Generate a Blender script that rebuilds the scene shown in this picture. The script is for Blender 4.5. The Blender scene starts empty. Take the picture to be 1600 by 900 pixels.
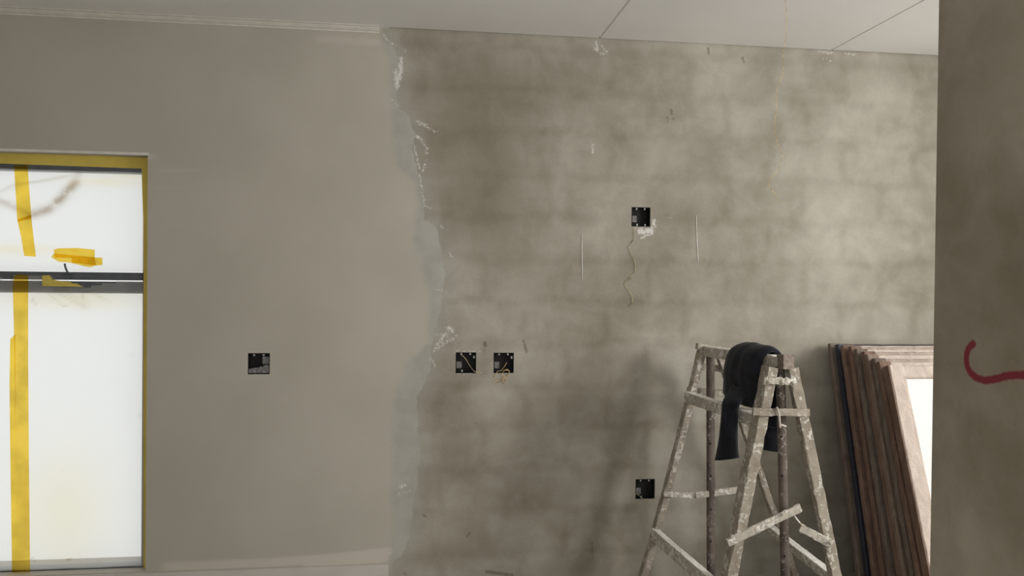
import bpy, bmesh, math, random
import numpy as np
from mathutils import Vector, Matrix
random.seed(7)
C = bpy.context.scene.collection

# ------------------------------------------------------------ camera
F, YAW, PITCH, ROLL = 1233.7, 0.13004, -0.010394, -0.010393
CAM = Vector((0.0, 0.0, 1.565))
cy, sy = math.cos(YAW), math.sin(YAW)
r0 = Vector((cy, -sy, 0)); f0 = Vector((sy, cy, 0)); u0 = Vector((0, 0, 1))
fw = f0*math.cos(PITCH) + u0*math.sin(PITCH)
u2 = u0*math.cos(PITCH) - f0*math.sin(PITCH)
rt = r0*math.cos(ROLL) - u2*math.sin(ROLL)
up = u2*math.cos(ROLL) + r0*math.sin(ROLL)
cd = bpy.data.cameras.new('camera'); cam = bpy.data.objects.new('camera', cd); C.objects.link(cam)
cd.sensor_width = 36.0; cd.lens = 36.0*F/1600.0; cd.clip_start = 0.05
m = Matrix((rt, up, -fw)).transposed().to_4x4(); m.translation = CAM; cam.matrix_world = m
bpy.context.scene.camera = cam
# ------------------------------------------------------------ world, lights, exposure
SC = bpy.context.scene
SC.view_settings.view_transform = 'Standard'; SC.view_settings.look = 'None'
SC.view_settings.gamma = 1.0; SC.view_settings.use_curve_mapping = False
SC.view_settings.exposure = 0.0
w = bpy.data.worlds.new('overcast'); SC.world = w; w.use_nodes = True
bg = w.node_tree.nodes['Background']; bg.inputs[0].default_value = (1.0, 0.995, 0.98, 1); bg.inputs[1].default_value = 1.06

def area(name, loc, look, sx, sz, power, col):
    d = bpy.data.lights.new(name, 'AREA'); d.shape = 'RECTANGLE'; d.size = sx; d.size_y = sz
    d.energy = power; d.color = col
    o = bpy.data.objects.new(name, d); C.objects.link(o); o.location = loc
    o.rotation_euler = (Vector(look) - Vector(loc)).to_track_quat('-Z', 'Y').to_euler()
    return o
area('added_fill_rear', (3.2, -1.62, 1.85), (1.7, 4.0, 1.1), 1.6, 1.5, 20, (1.0, 0.985, 0.95))  # unseen lamp behind the camera, added as soft frontal fill
area('daylight_side_window', (4.18, 0.75, 2.08), (0.0, 0.75, 1.7), 1.4, 1.3, 128, (1.0, 0.99, 0.96))
area('added_fill_alcove', (4.16, 2.75, 1.6), (2.4, 3.9, 1.3), .8, 1.1, 21, (1.0, 0.99, 0.97))  # unseen lamp added to brighten the right end of the back wall
area('added_fill_rear_left', (-0.9, -1.62, 1.25), (-0.9, 4.0, 1.5), 1.6, 1.9, 25, (0.98, 0.985, 1.0))  # unseen rear lamp on the left, added as ambient fill

# ------------------------------------------------------------ helpers
def ray(px, py): return fw + rt*((px-800)/F) - up*((py-450)/F)
def at(px, py, Y):                      # the point of the photo's line of sight in the plane y = Y
    d = ray(px, py); return CAM + d*(Y/d.y)
def atx(px, py, X):
    d = ray(px, py); return CAM + d*(X/d.x)

def mesh_obj(name, verts, faces, mat, parent=None, smooth=False):
    me = bpy.data.meshes.new(name); me.from_pydata([tuple(v) for v in verts], [], faces); me.update()
    o = bpy.data.objects.new(name, me); C.objects.link(o)
    for q in (mat if isinstance(mat, (list, tuple)) else [mat]): me.materials.append(q)
    if smooth: me.polygons.foreach_set('use_smooth', [True]*len(me.polygons))
    if parent: o.parent = parent; o.matrix_parent_inverse = Matrix.Translation(-parent.location)
    return o
def bm_obj(name, bm, mat, parent=None, smooth=False):
    bmesh.ops.recalc_face_normals(bm, faces=bm.faces[:])
    me = bpy.data.meshes.new(name); bm.to_mesh(me); bm.free()
    o = bpy.data.objects.new(name, me); C.objects.link(o)
    for q in (mat if isinstance(mat, (list, tuple)) else [mat]): me.materials.append(q)
    if smooth: me.polygons.foreach_set('use_smooth', [True]*len(me.polygons))
    if parent: o.parent = parent; o.matrix_parent_inverse = Matrix.Translation(-parent.location)
    return o
def tag(o, label, cat, group=None, kind=None):
    if label: o['label'] = label
    if cat: o['category'] = cat
    if group: o['group'] = group
    if kind: o['kind'] = kind
    return o
def empty(name, loc, label, cat, group=None):
    o = bpy.data.objects.new(name, None); C.objects.link(o); o.location = loc; o.empty_display_size = .1
    return tag(o, label, cat, group)
def box(bm, x0, x1, y0, y1, z0, z1, bev=0):
    b = bmesh.new(); bmesh.ops.create_cube(b, size=1)
    for v in b.verts: v.co = Vector((x0+(v.co.x+.5)*(x1-x0), y0+(v.co.y+.5)*(y1-y0), z0+(v.co.z+.5)*(z1-z0)))
    if bev: bmesh.ops.bevel(b, geom=b.edges[:], offset=bev, segments=2, affect='EDGES')
    t = bpy.data.meshes.new('t'); b.to_mesh(t); b.free(); bm.from_mesh(t); bpy.data.meshes.remove(t)
def beam(bm, p0, p1, upv, wd, ht, seg=14, jit=.0012, bev=.003, curve=None, taper=1.0):
    """rough sawn bar from p0 to p1; wd across, ht along upv"""
    p0 = Vector(p0); p1 = Vector(p1); d = (p1-p0).normalized()
    h = (Vector(upv) - d*Vector(upv).dot(d)).normalized(); s = d.cross(h)
    prof = []
    a, b = wd/2, ht/2
    for (sx, sz) in ((1, 1), (-1, 1), (-1, -1), (1, -1)):
        c1 = (sx*a, sz*(b-bev)); c2 = (sx*(a-bev), sz*b)
        prof += [c1, c2] if sx*sz > 0 else [c2, c1]
    rings = []
    for i in range(seg+1):
        t = i/seg; c = p0.lerp(p1, t)
        if curve: c = c + curve(t)
        k = 1+(taper-1)*t
        rings.append([bm.verts.new(c + s*(x*k+random.uniform(-jit, jit)) + h*(z*k+random.uniform(-jit, jit))) for x, z in prof])
    n = len(prof)
    for i in range(seg):
        for j in range(n):
            bm.faces.new((rings[i][j], rings[i][(j+1) % n], rings[i+1][(j+1) % n], rings[i+1][j]))
    bm.faces.new(rings[0]); bm.faces.new(rings[-1])
def tube(bm, pts, r, n=8, cap=True):
    pts = [Vector(p) for p in pts]; rings = []; ref = Vector((0.3, 1, .2))
    for i, p in enumerate(pts):
        d = (pts[min(i+1, len(pts)-1)] - pts[max(i-1, 0)]).normalized()
        a = d.cross(ref)
        if a.length < .1: a = d.cross(Vector((1, 0, 0)))
        a.normalize(); b = d.cross(a)
        rr = r[i] if isinstance(r, (list, tuple)) else r
        rings.append([bm.verts.new(p + a*rr*math.cos(2*math.pi*k/n) + b*rr*math.sin(2*math.pi*k/n)) for k in range(n)])
    for i in range(len(rings)-1):
        for k in range(n):
            bm.faces.new((rings[i][k], rings[i][(k+1) % n], rings[i+1][(k+1) % n], rings[i+1][k]))
    if cap: bm.faces.new(rings[0]); bm.faces.new(rings[-1])
def smoothpts(pts, n=6):
    pts = [Vector(p) for p in pts]; out = []
    for i in range(len(pts)-1):
        a = pts[max(i-1, 0)]; b = pts[i]; c = pts[i+1]; d = pts[min(i+2, len(pts)-1)]
        for k in range(n):
            t = k/n
            out.append(.5*((2*b)+(c-a)*t+(2*a-5*b+4*c-d)*t*t+(3*b-3*c+d-a)*t**3))
    out.append(pts[-1]); return out

# ------------------------------------------------------------ materials
class NT:
    def __init__(s, name):
        s.m = bpy.data.materials.new(name); s.m.use_nodes = True; s.t = s.m.node_tree
        s.b = s.t.nodes['Principled BSDF']; s.out = s.t.nodes['Material Output']
        s.co = s.n('ShaderNodeTexCoord')
    def n(s, ty, **k):
        o = s.t.nodes.new(ty)
        for a, v in k.items(): setattr(o, a, v)
        return o
    def l(s, a, b): s.t.links.new(a, b)
    def val(s, sock, v):
        if hasattr(v, 'is_linked') or hasattr(v, 'links'): s.l(v, sock)
        else: sock.default_value = v
    def noise(s, scale, detail=4, rough=.5, vec=None, dist=0):
        o = s.n('ShaderNodeTexNoise'); o.inputs['Scale'].default_value = scale; o.inputs['Detail'].default_value = detail
        o.inputs['Roughness'].default_value = rough; o.inputs['Distortion'].default_value = dist
        s.l(vec if vec else s.co.outputs['Object'], o.inputs['Vector']); return o.outputs['Fac']
    def rng(s, v, a, b, c=0., d=1., smooth=True):
        o = s.n('ShaderNodeMapRange', interpolation_type='SMOOTHSTEP' if smooth else 'LINEAR')
        s.val(o.inputs['Value'], v)
        for k, x in zip(('From Min', 'From Max', 'To Min', 'To Max'), (a, b, c, d)): o.inputs[k].default_value = x
        return o.outputs['Result']
    def math(s, op, a, b=0.):
        o = s.n('ShaderNodeMath', operation=op); s.val(o.inputs[0], a); s.val(o.inputs[1], b); return o.outputs[0]
    def mix(s, f, a, b, mode='MIX'):
        o = s.n('ShaderNodeMix', data_type='RGBA', blend_type=mode)
        s.val(o.inputs['Factor'], f)
        for k, v in ((6, a), (7, b)):
            if isinstance(v, tuple): o.inputs[k].default_value = (*v, 1)
            else: s.l(v, o.inputs[k])
        return o.outputs[2]
    def attr(s, name):
        o = s.n('ShaderNodeAttribute'); o.attribute_name = name; return o.outputs['Fac']
    def bump(s, h, st=.3, dist=.01):
        o = s.n('ShaderNodeBump'); o.inputs['Strength'].default_value = st; o.inputs['Distance'].default_value = dist
        s.l(h, o.inputs['Height']); s.l(o.outputs[0], s.b.inputs['Normal'])
    def scaled(s, v):
        o = s.n('ShaderNodeMapping'); o.inputs['Scale'].default_value = v; s.l(s.co.outputs['Object'], o.inputs['Vector']); return o.outputs[0]
    def fin(s, col, rough=.8, metal=0., spec=.3):
        s.val(s.b.inputs['Base Color'], (*col, 1) if isinstance(col, tuple) else col)
        s.val(s.b.inputs['Roughness'], rough); s.b.inputs['Metallic'].default_value = metal
        s.b.inputs['Specular IOR Level'].default_value = spec
        return s.m

def simple(name, c, rough=.7, metal=0., var=.15, scale=20, spec=.3):
    k = NT(name); n = k.noise(scale, 5)
    return k.fin(k.mix(k.rng(n, .35, .65), tuple(x*(1-var) for x in c), tuple(min(1, x*(1+var)) for x in c)), rough, metal, spec)

def plaster_wall(name, painted=True, dark=1.0):
    k = NT(name); P = k.co.outputs['Object']
    # bare cement render with block courses ghosting through
    vec = k.n('ShaderNodeVectorMath', operation='ADD')
    nz = k.n('ShaderNodeTexNoise'); nz.inputs['Scale'].default_value = 5; nz.inputs['Detail'].default_value = 3; k.l(P, nz.inputs['Vector'])
    sc = k.n('ShaderNodeVectorMath', operation='SCALE'); k.l(nz.outputs['Color'], sc.inputs[0]); sc.inputs['Scale'].default_value = .10
    k.l(P, vec.inputs[0]); k.l(sc.outputs[0], vec.inputs[1])
    sep = k.n('ShaderNodeSeparateXYZ'); k.l(vec.outputs[0], sep.inputs[0])
    cmb = k.n('ShaderNodeCombineXYZ'); k.l(sep.outputs['X'], cmb.inputs['X']); k.l(sep.outputs['Z'], cmb.inputs['Y'])
    br = k.n('ShaderNodeTexBrick'); br.inputs['Scale'].default_value = 1.0; br.inputs['Mortar Size'].default_value = .045
    br.inputs['Mortar Smooth'].default_value = 1.0; br.inputs['Brick Width'].default_value = .43; br.inputs['Row Height'].default_value = .215
    br.inputs['Color1'].default_value = (1, 1, 1, 1); br.inputs['Color2'].default_value = (.62, .62, .62, 1); br.inputs['Mortar'].default_value = (.05, .05, .05, 1)
    k.l(cmb.outputs[0], br.inputs['Vector'])
    big = k.noise(1.5, 4, .55); mid = k.noise(5.5, 5, .6, dist=.4); fine = k.noise(60, 4)
    bw = k.n('ShaderNodeRGBToBW'); k.l(br.outputs['Color'], bw.inputs[0])
    tone = k.math('ADD', k.math('MULTIPLY', bw.outputs[0], .12 if painted else .0), k.math('MULTIPLY', k.rng(big, .3, .7), .42))
    tone = k.math('ADD', tone, k.math('MULTIPLY', k.rng(mid, .25, .75), .26))
    tone = k.math('ADD', tone, k.math('MULTIPLY', fine, .10))
    a = tuple(x*dark for x in ((.198, .177, .133) if painted else (.225, .192, .140))); b = tuple(x*dark for x in ((.435, .413, .358) if painted else (.42, .385, .315)))
    bare = k.mix(k.rng(tone, .08, .84, smooth=False), a, b)
    h = k.math('ADD', k.math('MULTIPLY', fine, .5), mid)
    rough = .85
    if painted:
        dark_tone = k.attr('dark_tone'); bare = k.mix(k.math('MULTIPLY', dark_tone, .58), bare, (.17, .145, .10))
        ragged = k.math('ADD', k.math('MULTIPLY', k.math('SUBTRACT', k.noise(28, 6, .65), .5), .035), k.math('MULTIPLY', k.math('SUBTRACT', k.noise(5, 4, .6), .5), .05))
        pd = k.math('ADD', k.attr('primer_d'), ragged)
        primer = k.mix(k.rng(k.noise(7, 5), .35, .65), (.345, .335, .30), (.415, .40, .365))
        col = k.mix(k.math('MULTIPLY', k.rng(pd, -.003, .004), .93), bare, primer)
        ghost = k.math('MULTIPLY', k.rng(pd, -.09, .0), .30)
        col = k.mix(ghost, col, (.34, .34, .31))
        bd = k.math('ADD', k.attr('paint_d'), ragged)
        paint = k.mix(k.rng(k.noise(2.2, 3), .3, .7), (.395, .372, .320), (.430, .405, .352))
        paint = k.mix(k.math('MULTIPLY', k.attr('patch'), .5), paint, (.58, .54, .48))
        col = k.mix(k.rng(bd, -.03, .012), col, paint)
        sd = k.math('ADD', k.attr('smear_d'), k.math('MULTIPLY', k.math('SUBTRACT', k.noise(95, 6, .75, dist=.6), .56), .075))
        col = k.mix(k.math('MULTIPLY', k.rng(sd, -.002, .005), .70), col, (.72, .71, .68))
        st = k.math('ADD', k.attr('stain_d'), k.math('MULTIPLY', k.math('SUBTRACT', k.noise(60, 5, .7), .5), .03))
        col = k.mix(k.math('MULTIPLY', k.rng(st, -.002, .006), .6), col, (.11, .09, .06))
        h = k.math('ADD', k.math('MULTIPLY', h, k.rng(bd, -.02, .02, 1., .25)), k.math('MULTIPLY', k.rng(sd, -.001, .004), .35))
    else:
        rd = k.math('ADD', k.attr('red_d'), k.math('MULTIPLY', k.math('SUBTRACT', k.noise(90, 4), .5), .006))
        col = k.mix(k.math('MULTIPLY', k.rng(rd, -.005, .003), .93), bare, (.21, .018, .034))
    k.bump(h, .25, .006)
    return k.fin(col, rough, 0, .2)
M = {}
M['wall'] = plaster_wall('skimmed_cement_wall', True, 1.0)
M['pier'] = plaster_wall('cement_pier', False, 1.02)
M['side'] = simple('grey_render', (.45, .42, .37), .9, scale=4)
M['floor'] = simple('dusty_concrete', (.38, .35, .31), .9, scale=6)
k = NT('white_ceiling_board'); n = k.noise(1.4, 3); M['ceil'] = k.fin(k.mix(k.rng(n, .3, .7), (.76, .75, .73), (.80, .79, .77)), .8)
M['gap'] = simple('dark_joint_gap', (.13, .11, .09), .9)
M['cornice'] = simple('off_white_cornice', (.56, .53, .48), .6, var=.04)
M['skirting'] = simple('off_white_skirting', (.50, .47, .43), .6, var=.05, scale=5)
M['bead'] = simple('plaster_corner_bead', (.62, .60, .55), .7, var=.05)
M['frame'] = simple('grey_aluminium_frame', (.10, .11, .12), .45, .3, .1)
M['blackbox'] = simple('black_plastic_box', (.012, .011, .012), .6, spec=.2)
M['lug'] = simple('galvanised_lug', (.30, .29, .28), .5, .3)
M['labelp'] = simple('dusty_grey_tab', (.16, .15, .15), .7, scale=200, var=.5)
M['wire'] = simple('yellow_draw_wire', (.55, .40, .18), .6, scale=60, var=.4)
M['crackwire'] = simple('pale_yellow_wire', (.46, .39, .22), .7, scale=40, var=.4)
M['string'] = simple('white_pencil_wire', (.93, .92, .88), .5)
M['dark'] = simple('hole_black', (.02, .016, .014), .9)

def splatter(name, base, base2, spl, amount, metal=0.):
    k = NT(name); g = k.noise(9, 5, .6, vec=k.scaled((1, 1, 1)))
    col = k.mix(k.rng(g, .3, .7), base, base2)
    s1 = k.noise(48, 6, .7); s2 = k.noise(11, 4, .6)
    a = k.math('ADD', k.math('MULTIPLY', s1, .62), k.math('MULTIPLY', s2, .38))
    msk = k.rng(a, .56-amount, .60-amount)
    col = k.mix(k.math('MULTIPLY', msk, .85), col, spl)
    dk = k.rng(k.noise(85, 4, .7), .62, .68)
    col = k.mix(k.math('MULTIPLY', dk, .7), col, (.13, .10, .07))
    k.bump(k.math('ADD', msk, k.math('MULTIPLY', s1, .8)), .55, .004)
    return k.fin(col, .85, metal, .2)
M['wood'] = splatter('plaster_spattered_wood', (.24, .205, .165), (.36, .32, .26), (.58, .55, .49), .045)
M['woodlight'] = splatter('pale_plaster_caked_wood', (.36, .33, .275), (.48, .44, .38), (.72, .69, .63), .06)
M['steel'] = splatter('spattered_steel_tube', (.075, .062, .052), (.16, .135, .115), (.38, .35, .31), .005)
M['tubeend'] = simple('brown_grey_steel', (.22, .18, .15), .6, .2, .25, 60)

k = NT('black_fabric'); wv = k.noise(260, 3); k.bump(wv, .3, .002)
k.b.inputs['Sheen Weight'].default_value = .12
M['jacket'] = k.fin(k.mix(k.rng(k.noise(14, 4), .35, .65), (.010, .010, .013), (.017, .018, .026)), .9, 0, .15)

def paper(name, c, c2):
    k = NT(name); v = k.noise(16, 6, .65, dist=1.2, vec=k.scaled((1, 1, .35))); col = k.mix(k.rng(v, .3, .7), c, c2)
    k.bump(k.math('ADD', v, k.math('MULTIPLY', k.noise(60, 4, .6, dist=1.5), .4)), .7, .012)
    return k.fin(col, .75, 0, .25)
M['paper'] = paper('brown_masking_paper', (.46, .385, .335), (.60, .515, .455))
M['paperd'] = paper('shaded_reddish_brown_paper', (.15, .095, .07), (.24, .16, .125))
M['paperk'] = paper('beige_brown_paper', (.30, .24, .20), (.46, .385, .33))
M['paperm'] = paper('shaded_brown_kraft_paper', (.17, .12, .095), (.27, .21, .17))
M['papern'] = simple('navy_plastic_wrap', (.028, .030, .048), .5)
M['paperg'] = paper('shaded_grey_brown_paper', (.13, .10, .08), (.22, .18, .15))
M['panel'] = simple('white_panel', (.70, .70, .69), .6, var=.01)

# thin translucent film and tape
def film(name, tint, trans, creased=False, dif=.35):
    k = NT(name); t = k.t
    tr = k.n('ShaderNodeBsdfTransparent'); tl = k.n('ShaderNodeBsdfTranslucent'); df = k.n('ShaderNodeBsdfDiffuse')
    col = tint
    if creased:
        a = k.attr('crease')
        c2 = k.mix(k.math('MULTIPLY', a, k.rng(k.noise(14, 4, .6), .15, .6)), tint, (.50, .43, .34))  # wrinkle streaks: fold shade painted into the sheet's colour
        y = k.attr('yellowed'); c2 = k.mix(k.math('MULTIPLY', y, .5), c2, (.93, .86, .60))
        for nd in (tr, tl, df): k.l(c2, nd.inputs['Color'])
    else:
        c2 = k.mix(k.rng(k.noise(9, 3), .3, .7), tint, tuple(x*.88 for x in tint))
        for nd in (tr, tl, df): k.l(c2, nd.inputs['Color'])
    m1 = k.n('ShaderNodeMixShader'); m1.inputs[0].default_value = dif; k.l(tl.outputs[0], m1.inputs[1]); k.l(df.outputs[0], m1.inputs[2])
    m2 = k.n('ShaderNodeMixShader'); m2.inputs[0].default_value = trans; k.l(m1.outputs[0], m2.inputs[1]); k.l(tr.outputs[0], m2.inputs[2])
    k.l(m2.outputs[0], k.out.inputs['Surface']); t.nodes.remove(k.b); return k.m
M['film'] = film('clear_dust_sheet', (.96, .965, .96), .55, True)
M['tape'] = film('yellow_masking_tape', (1.0, .85, .31), .96)
M['tape2'] = film('doubled_yellow_masking_tape', (1.0, .85, .33), .92)
M['tapef'] = film('yellow_masking_tape_on_frame', (.82, .66, .16), .10, False, .8)

# ------------------------------------------------------------ room shell
YW, H = 4.0, 2.815
XL, XR, YF = -3.4, 4.0, -1.5
def hidden_box_structure(name, boxes, mat):
    bm = bmesh.new()
    for b in boxes: box(bm, *b)
    return tag(bm_obj(name, bm, mat), None, None, kind='structure')
hidden_box_structure('floor', [(XL-.2, XR+.2, YF-.2, YW+.25, -.2, 0)], M['floor'])
jx1 = at(936, 64, YW).x; jx2 = at(1298, 80, YW).x
g = .005
bm = bmesh.new()
for (a, b, yy) in ((XL-.2, -.11, YW+.1), (-.11, jx1-g, YW-.012), (jx1+g, jx2-g, YW-.010), (jx2+g, XR+.2, YW-.012)):
    box(bm, a, b, YF-.2, yy, H, H+.02)
for jx in (jx1, jx2): box(bm, jx-g, jx+g, YF-.2, YW-.012, H+.004, H+.02)
for f in bm.faces: f.material_index = 0
nf = len(bm.faces); box(bm, XL-.2, XR+.2, YF-.2, YW+.25, H+.028, H+.2)
bm.faces.ensure_lookup_table()
for i in range(nf, len(bm.faces)): bm.faces[i].material_index = 1
tag(bm_obj('ceiling', bm, [M['ceil'], M['gap']]), None, None, kind='structure')

def wall_with_opening_boxes(axis, c0, c1, a0, a1, opens):
    out = []; cur = a0
    for (o0, o1, z0, z1) in sorted(opens):
        seg = [(cur, o0, 0, H+.02), (o0, o1, 0, z0), (o0, o1, z1, H+.02)]
        out += [s for s in seg if s[1]-s[0] > 0 and s[3]-s[2] > .01]; cur = o1
    out.append((cur, a1, 0, H+.02))
    return [((s[0], s[1], c0, c1) if axis == 'y' else (c0, c1, s[0], s[1])) + (s[2], s[3]) for s in out]
hidden_box_structure('wall_front', wall_with_opening_boxes('y', YF-.12, YF, XL, XR, [(2.45, 4.15, 1.1, 2.6), (-1.7, -.1, 0, 2.3)]), M['side'])
hidden_box_structure('wall_left', [(XL-.15, XL, YF-.2, YW+.2, 0, H+.02)], M['side'])
hidden_box_structure('wall_right', wall_with_opening_boxes('x', XR, XR+.12, YF-.2, YW+.2, [(-.2, 1.7, 1.2, 2.78), (2.3, 3.2, 1.0, 2.2)]), M['side'])  # the second opening is added for the alcove fill lamp

# back wall: one gridded sheet with the window opening and box holes cut out
WX0, WX1, WZ0, WZ1 = -2.9, at(231, 250, YW).x, at(228, 893, YW).z, at(231, 243, YW).z
boxes = [(at(404.5, 568, YW), .104, .100), (at(728, 566.5, YW), .104, .104), (at(787, 567, YW), .104, .104),
         (at(1001.5, 339, YW), .101, .101), (at(1008, 764, YW), .104, .104)]
def coords(segs, must):
    out = []
    for a, b, s in segs: out += list(np.arange(a, b, s))
    out.append(segs[-1][1]); out = np.array(out)
    for mval in must:
        i = np.argmin(abs(out-mval)); out[i] = mval
    return np.sort(out)
mx = [WX0, WX1]; mz = [WZ0, WZ1]
for c, a, b in boxes: mx += [c.x-a/2, c.x+a/2]; mz += [c.z-b/2, c.z+b/2]
xs = coords([(XL-.15, -.55, .04), (-.55, 1.75, .0065), (1.75, XR+.15, .012)], mx)
zs = coords([(-.02, H+.06, .0065)], mz)
X, Z = np.meshgrid(xs, zs); nx, nz = len(xs), len(zs)
def wp(pts): return np.array([[at(px, py, YW).x, at(px, py, YW).z] for px, py in pts])
def segd(pts, X, Z):                                     # distance to polyline
    d = np.full(X.shape, 9.)
    for (ax, az), (bx, bz) in zip(pts[:-1], pts[1:]):
        vx, vz = bx-ax, bz-az; L = vx*vx+vz*vz+1e-12
        t = np.clip(((X-ax)*vx+(Z-az)*vz)/L, 0, 1)
        d = np.minimum(d, np.hypot(X-ax-t*vx, Z-az-t*vz))
    return d
def boundary(pts):                                       # signed: + on the left of the edge
    p = wp(pts); p = p[np.argsort(p[:, 1])]
    ex = np.interp(Z, p[:, 1], p[:, 0]); sd = segd(p, X, Z)
    return np.where(X < ex, sd, -sd)
beige = [(590, 30), (594, 53), (605, 87), (610, 120), (609, 153), (611, 180), (615, 220), (620, 262), (634, 275), (648, 290), (652, 320), (650, 338),
         (645, 368), (645, 398), (660, 425), (671, 466), (669, 504), (668, 534), (636, 564), (621, 602), (612, 640), (610, 682), (616, 723),
         (608, 766), (612, 807), (611, 847), (607, 878), (606, 910)]
prim = [(594, 30), (598, 47), (612, 67), (620, 87), (627, 107), (626, 137), (620, 147), (622, 167), (638, 180), (648, 207), (643, 233),
        (650, 253), (659, 287), (663, 320), (665, 340), (681, 353), (691, 391), (695, 425), (692, 466), (687, 496), (681, 519), (673, 546), (672, 580),
        (660, 608), (653, 616), (653, 640), (654, 682), (659, 704), (653, 729), (650, 760), (644, 807), (641, 838), (634, 853), (627, 869), (609, 880), (606, 910)]
paint_d = boundary(beige); primer_d = boundary(prim)
def strokes(lst):
    d = np.full(X.shape, -1.)
    for pts, wpx in lst: d = np.maximum(d, (wpx*1.15+.7)/310.-segd(wp(pts), X, Z))
    return d
smear = strokes([
    ([(627, 92), (626, 112), (620, 132)], 3.2), ([(612, 155), (624, 167)], 1.0), ([(618, 112), (621, 135)], 3.0), ([(632, 78), (634, 80)], .8),
    ([(652, 190), (660, 192), (672, 202)], 1.8), ([(657, 195), (668, 198)], 1.6), ([(676, 205), (684, 206)], .8), ([(651, 213), (658, 218)], 2.0),
    ([(660, 222), (668, 232)], 1.6), ([(646, 226), (652, 250), (656, 262)], 1.5), ([(664, 236), (669, 240)], 1.3), ([(660, 268), (666, 250)], 1.0),
    ([(656, 272), (664, 325)], .9), ([(668, 322), (675, 327)], 1.0), ([(687, 352), (694, 356)], .8), ([(703, 396), (708, 404)], .9),
    ([(678, 545), (690, 536), (708, 530)], 1.2), ([(682, 540), (702, 514)], 1.6), ([(700, 512), (708, 517)], 2.4), ([(676, 550), (714, 524)], .8),
    ([(683, 522), (700, 526)], 1.3), ([(681, 538), (690, 542)], 1.0), ([(674, 560), (680, 572)], 1.5), ([(678, 452), (697, 455)], .8),
    ([(632, 758), (625, 762)], 2.), ([(640, 768), (622, 772)], .8),
    ([(1000, 362), (1018, 360)], 4.4), ([(994, 356), (1012, 358)], 1.4), ([(1002, 372), (1020, 364)], 2.0), ([(1021, 345), (1023, 352)], 3.0), ([(1046, 340), (1047, 343)], .8),
    ([(926, 226), (927, 240)], 1.7), ([(931, 66), (934, 76)], 2.2), ([(928, 75), (940, 84)], 1.6), ([(940, 72), (949, 82)], 1.4), ([(934, 80), (948, 86)], 1.1),
    ([(1280, 80), (1302, 83)], 1.8), ([(1286, 92), (1300, 96)], .9), ([(1318, 83), (1336, 85)], 1.0),
    ([(716, 583), (735, 582)], 1.6), ([(710, 549), (748, 550)], .7), ([(390, 585), (424, 586)], .6), ([(386, 552), (386, 584)], .5), ([(605, 62), (620, 72)], .8), ([(600, 56), (609, 66)], .9)])
stain = strokes([
    ([(1048, 172), (1050, 178)], 1.6), ([(1042, 184), (1044, 190)], 1.2), ([(1052, 186), (1052, 188)], 1.2), ([(757, 536), (758, 540)], 2.6),
    ([(756, 547), (757, 548)], 1.0), ([(775, 535), (776, 535)], .8), ([(818, 532), (821, 545)], 1.6), ([(823, 548), (822, 551)], 1.4), ([(1106, 75), (1107, 84)], 1.3),
    ([(1160, 90), (1162, 97)], 1.3), ([(730, 838), (735, 832)], .7), ([(662, 805), (666, 808)], 1.), ([(925, 848), (926, 875)], .8), ([(985, 380), (990, 376)], 1.2),
    ([(980, 438), (985, 434)], 1.2), ([(982, 477), (983, 477)], 1.2), ([(632, 896), (634, 898)], 1.2), ([(760, 893), (800, 899)], 2.2)])
def blob(px, py, rx, ry):
    c = at(px, py, YW); return np.exp(-(((X-c.x)*310/rx)**2 + ((Z-c.z)*310/ry)**2))
dark_tone = np.clip(1.0*blob(725, 190, 90, 140)+.7*blob(760, 330, 60, 90)+.5*blob(870, 130, 80, 40)+.45*blob(820, 420, 60, 50)+.8*blob(700, 860, 90, 28)
               + .6*blob(900, 890, 60, 16)+.35*blob(860, 770, 40, 30)+.4*blob(1060, 280, 60, 50)+.3*blob(1330, 130, 60, 25)+.4*blob(690, 640, 40, 50), 0, 1)  # soft darker, browner blobs at set spots on the bare wall
patch = np.clip(strokes([([(260, 886), (420, 879), (520, 872), (606, 862)], 7), ([(480, 880), (600, 871)], 8)])*310/4, 0, 1)
patch = np.maximum(patch, .5*np.clip(strokes([([(500, 60), (590, 66)], 7)])*310/6, 0, 1)) 
patch = np.maximum(patch, .9*np.clip(strokes([([(-500, 222), (0, 238), (229, 245)], 4)])*310/2, 0, 1))  # pale line painting the highlight on the window's top plaster edge
patch = np.maximum(patch, .25*np.clip(strokes([([(240, 266), (305, 266)], 3), ([(240, 293), (290, 293)], 2)])*310/3, 0, 1))
V = np.stack([X.ravel(), np.full(X.size, YW), Z.ravel()], 1)
cx = (X[:-1, :-1]+X[1:, 1:])/2; cz = (Z[:-1, :-1]+Z[1:, 1:])/2
keep = ~((cx > WX0) & (cx < WX1) & (cz > WZ0) & (cz < WZ1))
for c, a, b in boxes: keep &= ~((abs(cx-c.x) < a/2) & (abs(cz-c.z) < b/2))
idx = np.arange(nx*nz).reshape(nz, nx)
Q = np.stack([idx[:-1, :-1], idx[:-1, 1:], idx[1:, 1:], idx[1:, :-1]], -1)[keep]
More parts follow.
